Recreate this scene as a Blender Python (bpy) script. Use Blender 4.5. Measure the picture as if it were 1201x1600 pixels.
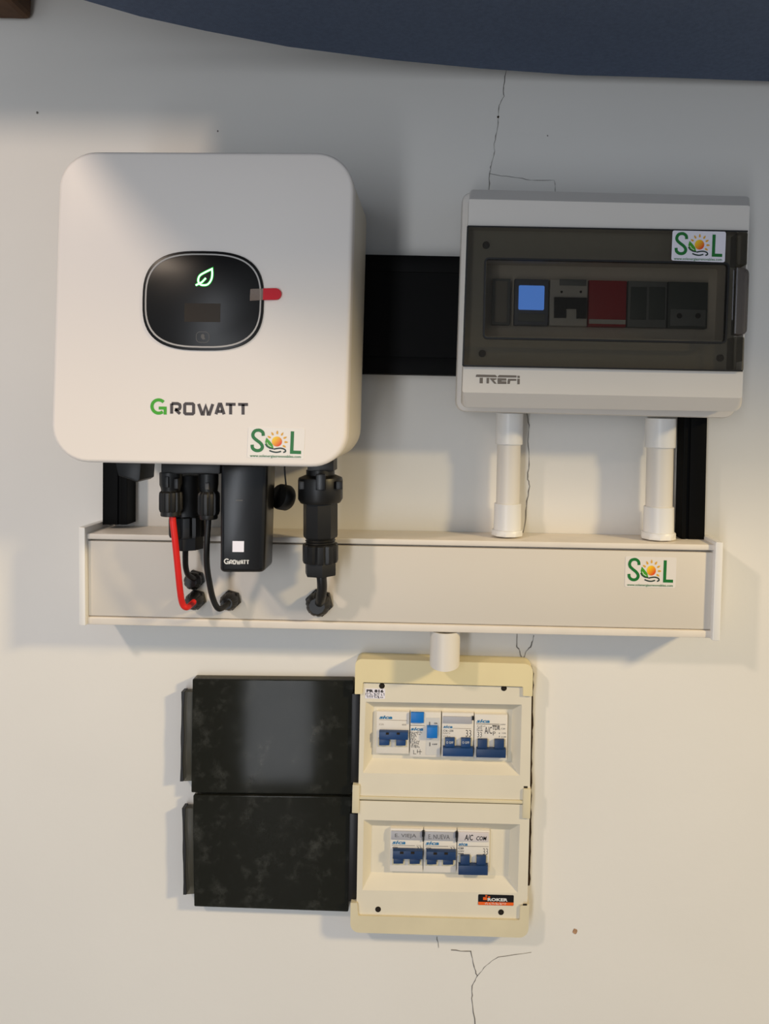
import bpy, bmesh, math, random
from mathutils import Vector, Matrix
random.seed(4)
C = bpy.context.scene.collection
for o in list(bpy.data.objects): bpy.data.objects.remove(o)

# ------------------------------------------------------------------ camera
F, D, VX, VY, ROLL, ZO = 1203.0, 0.806, 690.0, 640.0, math.radians(1.35), 1.5
scene = bpy.context.scene
cam = bpy.data.cameras.new('camera'); cam_o = bpy.data.objects.new('camera', cam); C.objects.link(cam_o)
cam.sensor_fit = 'HORIZONTAL'; cam.sensor_width = 36.0; cam.lens = F / 1201 * 36.0
cam.shift_x = -(VX - 600.5) / 1201; cam.shift_y = (VY - 800) / 1201
cam.clip_start = 0.01
cam_o.location = (0, -D, ZO)
cam_o.rotation_euler = (Matrix.Rotation(math.pi/2, 4, 'X') @ Matrix.Rotation(ROLL, 4, 'Z')).to_euler()
scene.camera = cam_o

# ------------------------------------------------------------------ light
w = bpy.data.worlds.new('world'); scene.world = w; w.use_nodes = True
w.node_tree.nodes['Background'].inputs[0].default_value = (0.79, 0.88, 1.0, 1)
w.node_tree.nodes['Background'].inputs[1].default_value = 0.36
def area(name, loc, target, size, power, col):
    l = bpy.data.lights.new(name, 'AREA'); l.shape = 'DISK'; l.size = size; l.energy = power; l.color = col
    o = bpy.data.objects.new(name, l); C.objects.link(o); o.location = loc
    o.rotation_euler = (Vector(target) - Vector(loc)).to_track_quat('-Z', 'Y').to_euler()
    return o
area('ceiling_lamp', (-1.04, -1.28, ZO + 0.80), (-0.1, 0, ZO - 0.2), 0.12, 9.6, (1.0, 0.80, 0.63))
area('patio_lamp', (1.85, -1.30, ZO + 0.75), (0, 0, ZO - .1), 0.24, 36.0, (1.0, 0.77, 0.40))
wd = area('added_fill_strip', (-0.60, -2.2, ZO - 0.45), (-0.60, 0, ZO - .45), .5, 15.0, (0.90, 0.94, 1.0))  # added cool fill light, shaped to reflect as a pale patch on the doors
wd.data.shape = 'RECTANGLE'; wd.data.size = .26; wd.data.size_y = 2.0
scene.view_settings.view_transform = 'Standard'; scene.view_settings.look = 'None'
scene.view_settings.gamma = 1.0; scene.view_settings.use_curve_mapping = False
scene.view_settings.exposure = 0.0

# ------------------------------------------------------------------ materials
def srgb(r, g, b):
    f = lambda c: (c/255/12.92) if c/255 <= .04045 else ((c/255+.055)/1.055)**2.4
    return (f(r), f(g), f(b), 1)
def mat(name, rgb, rough=.5, spec=.5, var=.06, scale=40, bump=0, bscale=200, metal=0, coat=0):
    m = bpy.data.materials.new(name); m.use_nodes = True; nt = m.node_tree; N = nt.nodes; L = nt.links
    b = N['Principled BSDF']; col = srgb(*rgb)
    b.inputs['Roughness'].default_value = rough; b.inputs['Specular IOR Level'].default_value = spec
    b.inputs['Metallic'].default_value = metal; b.inputs['Coat Weight'].default_value = coat
    tc = N.new('ShaderNodeTexCoord')
    n = N.new('ShaderNodeTexNoise'); n.inputs['Scale'].default_value = scale; n.inputs['Detail'].default_value = 5
    L.new(tc.outputs['Object'], n.inputs['Vector'])
    r = N.new('ShaderNodeValToRGB'); L.new(n.outputs['Fac'], r.inputs['Fac'])
    r.color_ramp.elements[0].position = .3; r.color_ramp.elements[1].position = .7
    r.color_ramp.elements[0].color = tuple(c*(1-var) for c in col[:3]) + (1,)
    r.color_ramp.elements[1].color = tuple(min(1, c*(1+var*.6)) for c in col[:3]) + (1,)
    L.new(r.outputs['Color'], b.inputs['Base Color'])
    if bump:
        n2 = N.new('ShaderNodeTexNoise'); n2.inputs['Scale'].default_value = bscale; n2.inputs['Detail'].default_value = 4
        L.new(tc.outputs['Object'], n2.inputs['Vector'])
        bp = N.new('ShaderNodeBump'); bp.inputs['Strength'].default_value = bump; bp.inputs['Distance'].default_value = .001
        L.new(n2.outputs['Fac'], bp.inputs['Height']); L.new(bp.outputs['Normal'], b.inputs['Normal'])
    return m
def emit(name, rgb, s):
    m = bpy.data.materials.new(name); m.use_nodes = True; nt = m.node_tree
    b = nt.nodes['Principled BSDF']; b.inputs['Base Color'].default_value = srgb(*rgb)
    b.inputs['Emission Color'].default_value = srgb(*rgb); b.inputs['Emission Strength'].default_value = s
    return m
def smoked(name, tint, amount, rough, surf, spec=.5, dust=0):
    """see-through tinted plastic: transparent tint mixed with a dark glossy body"""
    m = bpy.data.materials.new(name); m.use_nodes = True; nt = m.node_tree; N = nt.nodes; L = nt.links
    b = N['Principled BSDF']; b.inputs['Base Color'].default_value = srgb(*surf); b.inputs['Specular IOR Level'].default_value = spec; b.inputs['Roughness'].default_value = rough
    t = N.new('ShaderNodeBsdfTransparent'); t.inputs[0].default_value = tuple(tint) + (1,)
    mx = N.new('ShaderNodeMixShader'); mx.inputs[0].default_value = amount
    tc = N.new('ShaderNodeTexCoord'); n = N.new('ShaderNodeTexNoise'); n.inputs['Scale'].default_value = 60
    n.inputs['Detail'].default_value = 8
    L.new(tc.outputs['Object'], n.inputs['Vector'])
    mr = N.new('ShaderNodeMapRange'); mr.inputs[3].default_value = rough*.7; mr.inputs[4].default_value = rough*1.5
    L.new(n.outputs['Fac'], mr.inputs[0]); L.new(mr.outputs[0], b.inputs['Roughness'])
    n2 = N.new('ShaderNodeTexNoise'); n2.inputs['Scale'].default_value = 35; n2.inputs['Detail'].default_value = 10; n2.inputs['Roughness'].default_value = .75
    L.new(tc.outputs['Object'], n2.inputs['Vector'])
    rp = N.new('ShaderNodeValToRGB'); rp.color_ramp.elements[0].position = .52; rp.color_ramp.elements[1].position = .82
    rp.color_ramp.elements[0].color = srgb(*surf); rp.color_ramp.elements[1].color = srgb(*[min(255, c+dust) for c in surf])
    L.new(n2.outputs['Fac'], rp.inputs[0]); L.new(rp.outputs[0], b.inputs['Base Color'])
    L.new(b.outputs[0], mx.inputs[1]); L.new(t.outputs[0], mx.inputs[2])
    L.new(mx.outputs[0], N['Material Output'].inputs[0])
    return m
M = dict(
    wall=mat('wall_paint', (226, 223, 217), .75, .25, .025, 5, .12, 120),
    wood=mat('brown_wood', (92, 66, 46), .7, .3, .25, 30, .3, 90),
    floor=mat('floor_tile', (128, 126, 124), .5, .4, .1, 6),
    crack=mat('crack', (120, 116, 110), .9, .1, .3, 90),
    gap=mat('plaster_gap', (58, 44, 32), .95, .1, .5, 200, .5, 500),
    chip=mat('chip', (176, 140, 110), .9, .1, .3, 300),
    fabric=mat('fabric', (94, 106, 128), .95, .1, .10, 260, .5, 1500),
    rail=mat('black_aluminium', (9, 9, 9), .55, .08, .1, 60),
    inv=mat('inverter_white', (236, 228, 220), .42, .4, .01, 8),
    housing=mat('housing_white', (222, 212, 192), .5, .4, .02, 8),
    black=mat('black_plastic', (21, 20, 19), .42, .45, .15, 90),
    blackg=mat('black_gloss', (16, 16, 18), .3, .45, .1, 40),
    screen=mat('display_glass', (14, 12, 10), .32, .3, .2, 12),
    ring=mat('display_line', (176, 172, 168), .4, .4, .02),
    lcd=mat('lcd', (44, 36, 26), .35, .15, .05),
    icon=mat('icon_grey', (92, 90, 88), .5, .3, .05),
    leafg=emit('leaf_glow', (0, 150, 30), 1.0), leafw=emit('leaf_core', (200, 255, 215), 1.6),
    red=mat('red_tab', (205, 24, 42), .45, .2, .05), redcable=mat('red_cable', (224, 38, 34), .4, .4, .05),
    tape=smoked('clear_tape', (.8, .75, .7), .55, .25, (150, 125, 105)),
    green=mat('print_green', (62, 166, 16), .4, .4, .02), dark=mat('print_dark', (66, 56, 54), .4, .4, .02),
    solg=mat('logo_green', (22, 112, 44), .4, .4, .05), sold=mat('logo_dark', (22, 48, 40), .4, .4, .1),
    leafp=mat('logo_leaf', (70, 158, 34), .4, .4, .2, 300), ray=mat('logo_ray', (226, 168, 40), .4, .4, .05),
    stick=mat('sticker_film', (229, 222, 213), .3, .5, .01), stickw=mat('sticker_white', (232, 228, 236), .25, .5, .01),
    pvc=mat('white_pvc', (224, 218, 208), .4, .45, .02, 12), pvc2=mat('white_pvc_fitting', (230, 228, 224), .35, .5, .02, 12),
    trunk=mat('trunking_lid', (212, 205, 194), .45, .4, .015, 10), lip=mat('trunking_lip', (228, 219, 206), .42, .4, .05, 30),
    encl=mat('enclosure_grey', (224, 218, 210), .45, .4, .015, 12), enclin=mat('enclosure_inner', (150, 146, 140), .6, .3, .03),
    trefi=mat('print_grey', (118, 110, 102), .5, .3, .03),
    lid=smoked('smoked_lid', (.67, .66, .62), .78, .22, (80, 75, 68)), lidwin=smoked('smoked_window', (.74, .72, .68), .86, .25, (60, 58, 54)),
    edge=mat('lid_edge', (22, 20, 19), .4, .4, .1), latch=smoked('latch', (.5, .48, .45), .45, .2, (110, 102, 96)),
    clear=smoked('clear_holder', (.86, .86, .88), .6, .2, (170, 170, 176)),
    modw=mat('module_white', (206, 204, 200), .5, .4, .03), modg=mat('module_grey', (120, 124, 126), .5, .4, .05),
    modd=mat('module_dark', (70, 78, 76), .5, .4, .05), modr=mat('module_red', (176, 30, 40), .5, .4, .05),
    modb=mat('module_bezel', (110, 116, 132), .5, .4, .05), blue_scr=emit('blue_screen', (92, 150, 255), 1.0),
    bezel=mat('yellowed_plastic', (226, 212, 168), .5, .4, .04, 20), cover=mat('ivory_plastic', (222, 214, 194), .5, .4, .03, 20),
    cover2=mat('aged_ivory', (214, 203, 172), .5, .4, .06, 25), hole=mat('hole', (40, 34, 28), .8, .2, .2),
    door=smoked('smoked_door', (.40, .40, .36), .22, .07, (38, 39, 35), .11, 45), doorrim=smoked('smoked_door_rim', (.62, .60, .54), .6, .3, (88, 86, 76)),
    brk=mat('breaker_white', (224, 218, 208), .45, .4, .02, 60), lev=mat('lever_blue', (24, 62, 112), .4, .45, .08, 100),
    lev2=mat('lever_blue_dark', (28, 56, 98), .4, .45, .08, 100), test=mat('test_blue', (10, 112, 196), .4, .45, .05, 100),
    sica=mat('print_blue', (10, 112, 164), .5, .3, .05), ink=mat('ink', (52, 48, 46), .6, .2, .1), inkf=mat('ink_faded', (160, 150, 138), .6, .2, .1),
    white=mat('print_white', (225, 225, 222), .5, .3, .02), orange=mat('print_orange', (236, 98, 26), .4, .4, .04), blk=mat('print_black', (18, 16, 18), .35, .4, .05),
    holder=mat('label_strip', (172, 172, 178), .4, .4, .05), holderw=mat('label_strip_pale', (208, 200, 200), .4, .4, .04),
)
# sun disc: printed yellow-to-red blend
m = mat('logo_sun', (240, 150, 30), .4, .4); nt = m.node_tree
g = nt.nodes.new('ShaderNodeTexCoord'); sx = nt.nodes.new('ShaderNodeSeparateXYZ'); rp = nt.nodes.new('ShaderNodeValToRGB'); mth = nt.nodes.new('ShaderNodeMath')
nt.links.new(g.outputs['Generated'], sx.inputs[0]); mth.operation = 'SUBTRACT'
nt.links.new(sx.outputs['Z'], mth.inputs[0]); nt.links.new(sx.outputs['X'], mth.inputs[1]); nt.links.new(mth.outputs[0], rp.inputs[0])
mth.use_clamp = False
mm = nt.nodes.new('ShaderNodeMapRange'); mm.inputs[1].default_value = -.6; mm.inputs[2].default_value = .6
nt.links.new(mth.outputs[0], mm.inputs[0]); nt.links.new(mm.outputs[0], rp.inputs[0])
rp.color_ramp.elements[0].color = srgb(226, 70, 20); rp.color_ramp.elements[1].color = srgb(248, 206, 30)
nt.links.new(rp.outputs[0], nt.nodes['Principled BSDF'].inputs['Base Color']); M['sun'] = m

# ------------------------------------------------------------------ geometry helpers
cr, sr = math.cos(ROLL), math.sin(ROLL)
def XZ(px, py, h):
    s = (D - h) / F; u, v = px - VX, py - VY
    return ((u*cr + v*sr)*s, (u*sr - v*cr)*s)
def P(px, py, h):
    x, z = XZ(px, py, h); return Vector((x, -h, z + ZO))
def S(h): return (D - h) / F
WL = {}
def link(name, verts, faces, m, parent=None, smooth=35, bevel=0, seg=2):
    me = bpy.data.meshes.new(name)
    vs = [Vector(v) for v in verts]
    lo = Vector([min(v[i] for v in vs) for i in range(3)]); hi = Vector([max(v[i] for v in vs) for i in range(3)])
    c = (lo + hi) / 2
    me.from_pydata([v - c for v in vs], [], faces)
    bm = bmesh.new(); bm.from_mesh(me); bmesh.ops.recalc_face_normals(bm, faces=bm.faces); bm.to_mesh(me); bm.free()
    me.materials.append(m if not isinstance(m, str) else M[m])
    o = bpy.data.objects.new(name, me); C.objects.link(o); WL[o] = c
    if parent is not None:
        o.parent = parent; o.location = c - WL[parent]
    else: o.location = c
    if bevel:
        b = o.modifiers.new('bevel', 'BEVEL'); b.width = bevel; b.segments = seg; b.limit_method = 'ANGLE'; b.angle_limit = math.radians(40)
    if smooth:
        me.shade_smooth(); me.set_sharp_from_angle(angle=math.radians(smooth))
    return o
def thing(name, loc, label, cat, group=None):
    o = bpy.data.objects.new(name, None); C.objects.link(o); o.location = loc; WL[o] = Vector(loc); o.empty_display_size = .02
    tag(o, label, cat, group); return o
def tag(o, label, cat, group=None):
    o['label'] = label; o['category'] = cat
    if group: o['group'] = group
def flatprint(o):   # printed film facing the room
    me = o.data
    for p in me.polygons:
        if p.normal.y > 0: p.flip()
    return o
def round_poly(pts, r, n=6):
    """pixel polygon with rounded corners (r: one radius or one for each corner)"""
    k = len(pts); rs = r if isinstance(r, (list, tuple)) else [r]*k; out = []
    for i in range(k):
        p = Vector(pts[i]); a = Vector(pts[i-1]); b = Vector(pts[(i+1) % k]); rr = rs[i]
        da = (a-p).normalized(); db = (b-p).normalized()
        if rr <= 0: rr = 1e-3
        half = da.angle(db)/2; t = rr/math.tan(half)
        c = p + (da+db).normalized()*(rr/math.sin(half))
        s0 = p + da*t - c; s1 = p + db*t - c
        a0 = math.atan2(s0.y, s0.x); a1 = math.atan2(s1.y, s1.x)
        d = (a1-a0+math.pi) % (2*math.pi) - math.pi
        for j in range(n+1):
            q = a0 + d*j/n; out.append((c.x+rr*math.cos(q), c.y+rr*math.sin(q)))
    return out
def quad(x0, y0, x1, y1, tilt=0.022, lean=-0.025):
    """a slightly turned rectangle: x0,y0 is its upper left pixel, x1,y1 its lower right without the turn"""
    cx, cy = (x0+x1)/2, (y0+y1)/2
    return [(x+(y-cy)*lean, y+(x-cx)*tilt) for x, y in ((x0, y0), (x1, y0), (x1, y1), (x0, y1))]
def loop(pts, h, href=None): return [P(x, y, href if href is not None else h) for x, y in pts]
def at(lp, h): return [Vector((v.x, -h, v.z)) for v in lp]
def shrink(lp, d):
    """offset a loop inward in the wall plane by d metres"""
    n = len(lp); out = []
    A = sum(lp[i].x*lp[(i+1) % n].z - lp[(i+1) % n].x*lp[i].z for i in range(n))
    sg = 1 if A > 0 else -1
    for i in range(n):
        j = i-1
        while (lp[i]-lp[j]).length < 1e-7: j -= 1
        k = (i+1) % n
        while (lp[k]-lp[i]).length < 1e-7: k = (k+1) % n
        e0 = (lp[i]-lp[j]).normalized(); e1 = (lp[k]-lp[i]).normalized()
        n0 = Vector((-e0.z, 0, e0.x)); n1 = Vector((-e1.z, 0, e1.x)); nn = n0+n1
        nn = nn/max(.3, nn.dot(n0)) if nn.length > 1e-6 else n0
        out.append(lp[i] + nn*d*sg)
    return out
def loft(name, loops, m, parent=None, cap0=True, cap1=True, smooth=35, bevel=0, closed=False):
    n = len(loops[0]); vs = [v for l in loops for v in l]; fs = []
    for a in range(len(loops) - (0 if closed else 1)):
        b = (a+1) % len(loops)
        for i in range(n):
            j = (i+1) % n; fs.append((a*n+i, a*n+j, b*n+j, b*n+i))
    if not closed:
        if cap0: fs.append(tuple(range(n)))
        if cap1: fs.append(tuple((len(loops)-1)*n+i for i in range(n)))
    return link(name, vs, fs, m, parent, smooth, bevel)
def slab(name, pts, h0, h1, m, parent=None, bev=0.0, href=None, smooth=35):
    """pixel outline seen at height h1, extruded square to the wall from h0 to h1, softened front rim"""
    f = loop(pts, h1, href)
    if href is not None: f = at(f, h1)
    ls = [at(f, h0)]
    if bev: ls += [at(f, h1-bev), at(shrink(f, bev*.3), h1-bev*.3), at(shrink(f, bev), h1)]
    else: ls += [f]
    return loft(name, ls, m, parent, smooth=smooth)
def lathe(name, prof, org, axis, m, parent=None, n=24, sides=None, smooth=35, cap=True):
    """prof: (radius, distance along axis)"""
    ax = Vector(axis).normalized(); u = ax.orthogonal().normalized(); v = ax.cross(u); org = Vector(org)
    n = sides or n
    ls = [[org + ax*t + (u*math.cos(2*math.pi*i/n) + v*math.sin(2*math.pi*i/n))*max(r, 1e-5) for i in range(n)] for r, t in prof]
    return loft(name, ls, m, parent, cap, cap, smooth)
def fluted(name, prof, org, axis, m, parent, ribs=12, depth=.10):
    ax = Vector(axis).normalized(); u = ax.orthogonal().normalized(); v = ax.cross(u); org = Vector(org); n = ribs*4; ls = []
    for r, t in prof:
        ls.append([org + ax*t + (u*math.cos(2*math.pi*i/n)+v*math.sin(2*math.pi*i/n))*r*(1-depth*(1 if i % 4 == 0 else 0)) for i in range(n)])
    return loft(name, ls, m, parent, smooth=25)
def catmull(pts, k=8):
    P_ = [Vector(p) for p in pts]; P_ = [P_[0]*2-P_[1]] + P_ + [P_[-1]*2-P_[-2]]; out = []
    for i in range(1, len(P_)-2):
        for j in range(k):
            t = j/k; a, b, c, d = P_[i-1:i+3]
            out.append(.5*((2*b)+(c-a)*t+(2*a-5*b+4*c-d)*t*t+(3*b-a-3*c+d)*t**3))
    return out + [P_[-2]]
def tube(name, pts, r, m, parent=None, n=14, k=8):
    pts = catmull(pts, k); ls = []; up = None
    for i, p in enumerate(pts):
        t = (pts[min(i+1, len(pts)-1)] - pts[max(i-1, 0)]).normalized()
        up = t.orthogonal().normalized() if up is None else (up - t*up.dot(t)).normalized()
        v = t.cross(up); rr = r[0]+(r[1]-r[0])*i/(len(pts)-1) if isinstance(r, tuple) else r
        ls.append([p + (up*math.cos(2*math.pi*j/n)+v*math.sin(2*math.pi*j/n))*rr for j in range(n)])
    return loft(name, ls, m, parent, smooth=60)
def poly(name, polys, h, m, parent=None):
    """flat print: pixel polygons"""
    vs, fs = [], []
    for q in polys:
        fs.append(tuple(range(len(vs), len(vs)+len(q)))); vs += [P(x, y, h) for x, y in q]
    return flatprint(link(name, vs, fs, m, parent, 0))
def ribbons(name, lines, wd, h, m, parent=None, taper=False):
    """flat print: pixel polylines of a given pixel width"""
    vs, fs = [], []
    for ln in lines:
        closed = ln[0] == ln[-1] and len(ln) > 2
        q = [Vector(p) for p in ln]; k = len(q)
        for i in range(k):
            if closed: a = q[i-1] if i > 0 else q[-2]; b = q[i+1] if i < k-1 else q[1]
            else: a = q[max(i-1, 0)]; b = q[min(i+1, k-1)]
            t0 = (q[i]-a).normalized() if (q[i]-a).length > 1e-6 else (b-q[i]).normalized()
            t1 = (b-q[i]).normalized() if (b-q[i]).length > 1e-6 else t0
            n0 = Vector((-t0.y, t0.x)); n1 = Vector((-t1.y, t1.x)); nn = n0+n1
            nn = nn/max(.35, nn.dot(n0)) if nn.length > 1e-6 else n0
            ww = wd/2*(1 if not taper else .35+.9*random.random())
            for s in (-1, 1): vs.append(P(*(q[i]+nn*ww*s), h))
        o = len(vs)-2*k
        for i in range(k-1): fs.append((o+2*i, o+2*i+1, o+2*i+3, o+2*i+2))
    return flatprint(link(name, vs, fs, m, parent, 0))
def text(name, s, x0, y0, x1, y1, h, m, parent=None, bold=0, shear=0, tilt=.022):
    cu = bpy.data.curves.new('t', 'FONT'); cu.body = s; cu.resolution_u = 2; cu.offset = bold; cu.shear = shear
    t = bpy.data.objects.new('t', cu); C.objects.link(t); bpy.context.view_layer.update()
    me = bpy.data.meshes.new_from_object(t.evaluated_get(bpy.context.evaluated_depsgraph_get()))
    vs = [v.co.copy() for v in me.vertices]; fs = [tuple(p.vertices) for p in me.polygons]
    bpy.data.objects.remove(t); bpy.data.curves.remove(cu); bpy.data.meshes.remove(me)
    a0 = min(v.x for v in vs); a1 = max(v.x for v in vs); b0 = min(v.y for v in vs); b1 = max(v.y for v in vs)
    out = []
    for v in vs:
        u = (v.x-a0)/(a1-a0); q = (b1-v.y)/max(1e-6, b1-b0); out.append(P(x0+u*(x1-x0), y0+q*(y1-y0)+u*(x1-x0)*tilt, h))
    return flatprint(link(name, out, fs, m, parent, 0))
EPS = .00022
def smallprint(x0, y0, x1, y1, h, m, parent, tilt=.022):
    lines = []; x = x0; H = y1-y0
    while x < x1-H*.4:
        w_ = H*.45; t = (x-x0)*tilt; k = random.randrange(4)
        if k == 0: lines.append([(x, y1+t), (x, y0+t), (x+w_, y0+t)])
        elif k == 1: lines.append([(x, y0+t), (x, y1+t), (x+w_, y1+t)])
        elif k == 2: lines.append([(x, y0+t), (x+w_, y0+t), (x+w_, y1+t)])
        else: lines.append([(x, (y0+y1)/2+t), (x+w_, (y0+y1)/2+t), (x+w_, y1+t)])
        x += H*.8*(1.6 if random.random() < .15 else 1)
    ribbons('small_print', lines, H*.22, h, m, parent)
GL = {'R': [[(0, 0), (0, 1)], [(0, 1), (.72, 1), (.95, .9), (1, .75), (1, .62), (.92, .48), (.72, .42), (.38, .42)], [(.42, .42), (1, 0)]],
      'O': [[(.12, 0), (.88, 0), (1, .1), (1, .9), (.88, 1), (.12, 1), (0, .9), (0, .1), (.12, 0)]],
      'W': [[(0, 1), (.24, 0), (.34, 0), (.5, .85), (.66, 0), (.76, 0), (1, 1)]],
      'A': [[(0, 0), (.4, 1), (.6, 1), (1, 0)], [(.24, .28), (.78, .28)]],
      'T': [[(0, 1), (1, 1)], [(.5, 1), (.5, 0)]]}
def growatt(x0, y0, x1, y1, h, mg, md, parent):
    W_ = x1-x0; H_ = y1-y0; sl = .013
    def pt(x, y): return (x, y+(x-x0)*sl)
    cx, cy, r = x0+W_*.083, y0+H_*.5, H_*.40
    g = [pt(cx+r*math.cos(math.radians(a)), cy-r*math.sin(math.radians(a))) for a in range(42, 322, 14)]
    g2 = [pt(cx+r*.98, y1-H_*.02), pt(cx+r*.98, cy+H_*.09), pt(cx+r*.02, cy+H_*.09)]
    ribbons('letter', [g], H_*.19, h, mg, parent); ribbons('letter', [g2], H_*.18, h+.00004, mg, parent)
    tops, bots = y0+H_*.31, y1-H_*.08
    spans = [('R', .216, .302), ('O', .349, .440), ('W', .491, .636), ('A', .668, .751), ('T', .768, .868), ('T', .895, .995)]
    for c, a, b in spans:
        ls = [[pt(x0+W_*(a+(b-a)*u), bots+(tops-bots)*v) for u, v in s] for s in GL[c]]
        ribbons('letter', ls, H_*.18, h, md, parent)
def sol(q, h, parent, film):
    """the sun-and-leaf supplier sticker; q: four pixel corners"""
    st = slab('sticker', round_poly(q, 3, 4), h-.0003, h, film, parent)
    def pt(X, Y):
        u, v = (X-120)/985, (Y-130)/540
        a = Vector(q[0]).lerp(Vector(q[1]), u); b = Vector(q[3]).lerp(Vector(q[2]), u); return tuple(a.lerp(b, v))
    k = (Vector(q[1])-Vector(q[0])).length/985; e = h+EPS
    Spt = catmull([Vector(p) for p in [(385, 280), (374, 222), (330, 188), (285, 183), (232, 202), (203, 255), (215, 310), (270, 358), (330, 400), (368, 445), (374, 490), (345, 528), (295, 542), (245, 532), (206, 496), (196, 440)]], 4)
    ribbons('letter', [[pt(*p) for p in Spt]], 56*k, e, 'solg', st)
    ribbons('letter', [[pt(888, 186), pt(888, 549), pt(1052, 549)]], 58*k, e, 'solg', st)
    poly('sun', [[pt(625+88*math.cos(a*math.pi/14), 372+88*math.sin(a*math.pi/14)) for a in range(28)]], e, 'sun', st)
    rays = []
    for x, y in ((625, 212), (540, 237), (487, 297), (712, 237), (765, 300), (785, 378), (757, 453)):
        d = (Vector((x, y))-Vector((625, 372))).normalized(); nn = Vector((-d.y, d.x)); c = Vector((x, y))
        rays.append([pt(*(c+d*s*36+nn*t*17)) for s, t in ((1, 0), (.2, .9), (-.5, 1), (-.9, .4), (-.9, -.4), (-.5, -1), (.2, -.9))])
    poly('sun_ray', rays, e, 'ray', st)
    poly('leaf', [[pt(*p) for p in ((440, 308), (500, 365), (550, 425), (574, 505), (500, 497), (445, 450), (420, 385))]], e, 'leafp', st)
    ribbons('leaf_edge', [[pt(*p) for p in ((424, 420), (455, 462), (505, 490), (572, 500))]], 22*k, e+.0001, 'sold', st)
    ribbons('leaf_vein', [[pt(*p) for p in ((452, 395), (480, 440), (530, 468))]], 11*k, e+.00015, 'white', st)
    ribbons('hand_swoosh', [[pt(*p) for p in catmull([Vector(v) for v in ((575, 507), (640, 492), (710, 488), (768, 508), (780, 540), (742, 560))], 4)],
                            [pt(*p) for p in catmull([Vector(v) for v in ((500, 533), (560, 553), (630, 560), (705, 542))], 4)]], 25*k, e, 'sold', st)
    a, b = pt(165, 612), pt(1052, 660)
    text('web_address', 'www.solenergiasrenovables.com', a[0], a[1]-.2, b[0], b[1]-(b[0]-a[0])*.022, e, 'solg', st, .012)
    return st

# ------------------------------------------------------------------ setting
def boxw(name, lo, hi, m, parent=None, bevel=0):
    x0, y0, z0 = lo; x1, y1, z1 = hi
    vs = [(x, y, z) for x in (x0, x1) for y in (y0, y1) for z in (z0, z1)]
    return link(name, vs, [(0, 1, 3, 2), (4, 6, 7, 5), (0, 4, 5, 1), (2, 3, 7, 6), (0, 2, 6, 4), (1, 5, 7, 3)], m, parent, 0, bevel)
wall = boxw('wall_back', (-3, 0, 0), (3, .15, 3), 'wall'); wall['kind'] = 'structure'
floor = boxw('floor', (-3, -4, -.1), (3, 0, 0), 'floor'); floor['kind'] = 'structure'
def crack(pts, wd=1.2):
    out = []
    for a, b in zip(pts, pts[1:]):
        for i in range(4):
            t = i/4; out.append((a[0]+(b[0]-a[0])*t+random.uniform(-.7, .7), a[1]+(b[1]-a[1])*t+random.uniform(-.7, .7)))
    ribbons('crack', [out+[pts[-1]]], wd, .0003, 'crack', wall, True)
crack([(792, 105), (786, 135), (787, 150), (779, 165), (778, 183), (777, 200), (772, 225), (772, 240), (767, 258), (765, 272), (763, 300)])
crack([(765, 272), (800, 277), (830, 281), (866, 282), (867, 300)], .8)
crack([(823, 645), (826, 665), (824, 690), (827, 720), (824, 745), (827, 760), (822, 790), (820, 820), (815, 842)], 1.4)
crack([(808, 990), (807, 1010), (812, 1018), (817, 1036)], 1.4); crack([(834, 992), (830, 1008), (822, 1018), (817, 1030)], 1.6)
crack([(682, 1464), (685, 1481)], 1); crack([(705, 1485), (735, 1486), (740, 1510), (745, 1525), (738, 1540), (737, 1560), (742, 1602)], 1.3)
crack([(745, 1525), (760, 1508), (778, 1495), (830, 1488)], .9)
for x, y, r, k in ((898, 1455, 4, 'chip'), (58, 176, 2.2, 'crack'), (340, 205, 1.6, 'crack'), (778, 183, 2, 'gap'), (855, 212, 1.2, 'crack')):
    poly('paint_chip', [[(x+r*math.cos(a)*random.uniform(.6, 1.2), y+r*math.sin(a)*random.uniform(.7, 1.3)) for a in [i*.7 for i in range(9)]]], .0003, k, wall)
# broken plaster edge round the old panel
top = [(560+i*6.2, 1027.5+i*6.2*.031+random.uniform(-2.2, 1.2)) for i in range(43)]
side = [(833.8+random.uniform(-1, .8)-i*.18, 1052+i*10+random.uniform(-2, 2)) for i in range(34)]
poly('plaster_gap', [[(556, 1040)]+top+[(830, 1040)]+side+[(700, 1390), (600, 1200)]], .0004, 'gap', wall)

# ------------------------------------------------------------------ mounting frame of black rails
fr = thing('mounting_frame', P(640, 490, 0), 'black metal rail frame on the wall behind the inverter and grey enclosure', 'frame')
RH = .023
def rail(x0, x1, y0, y1, lean, groove):
    q = quad(x0, y0, x1, y1, .0, lean)
    r = slab('rail', q, .0005, RH-.002, 'rail', fr, 0, RH)
    for a, b in groove:
        xa = x0+(x1-x0)*a; xb = x0+(x1-x0)*b
        slab('rail_flange', quad(xa, y0, xb, y1, 0, lean), RH-.002, RH, 'rail', fr, .0004)
rail(161, 199, 330, 820, -.004, [(0, .62), (.74, 1)])
rail(1069, 1105, 420, 846, -.022, [(0, .18), (.3, 1)])
slab('cross_panel', [(200, 390), (1072, 408), (1066, 594), (196, 576)], .0005, RH-.0015, 'rail', fr)
slab('cross_panel_edge', [(200, 390), (1072, 408), (1071, 434), (200, 416)], RH-.0015, RH, 'rail', fr, .0005)
slab('cross_panel_edge', [(197, 549), (1067, 567), (1066, 594), (196, 576)], RH-.0015, RH, 'rail', fr, .0005)

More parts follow.
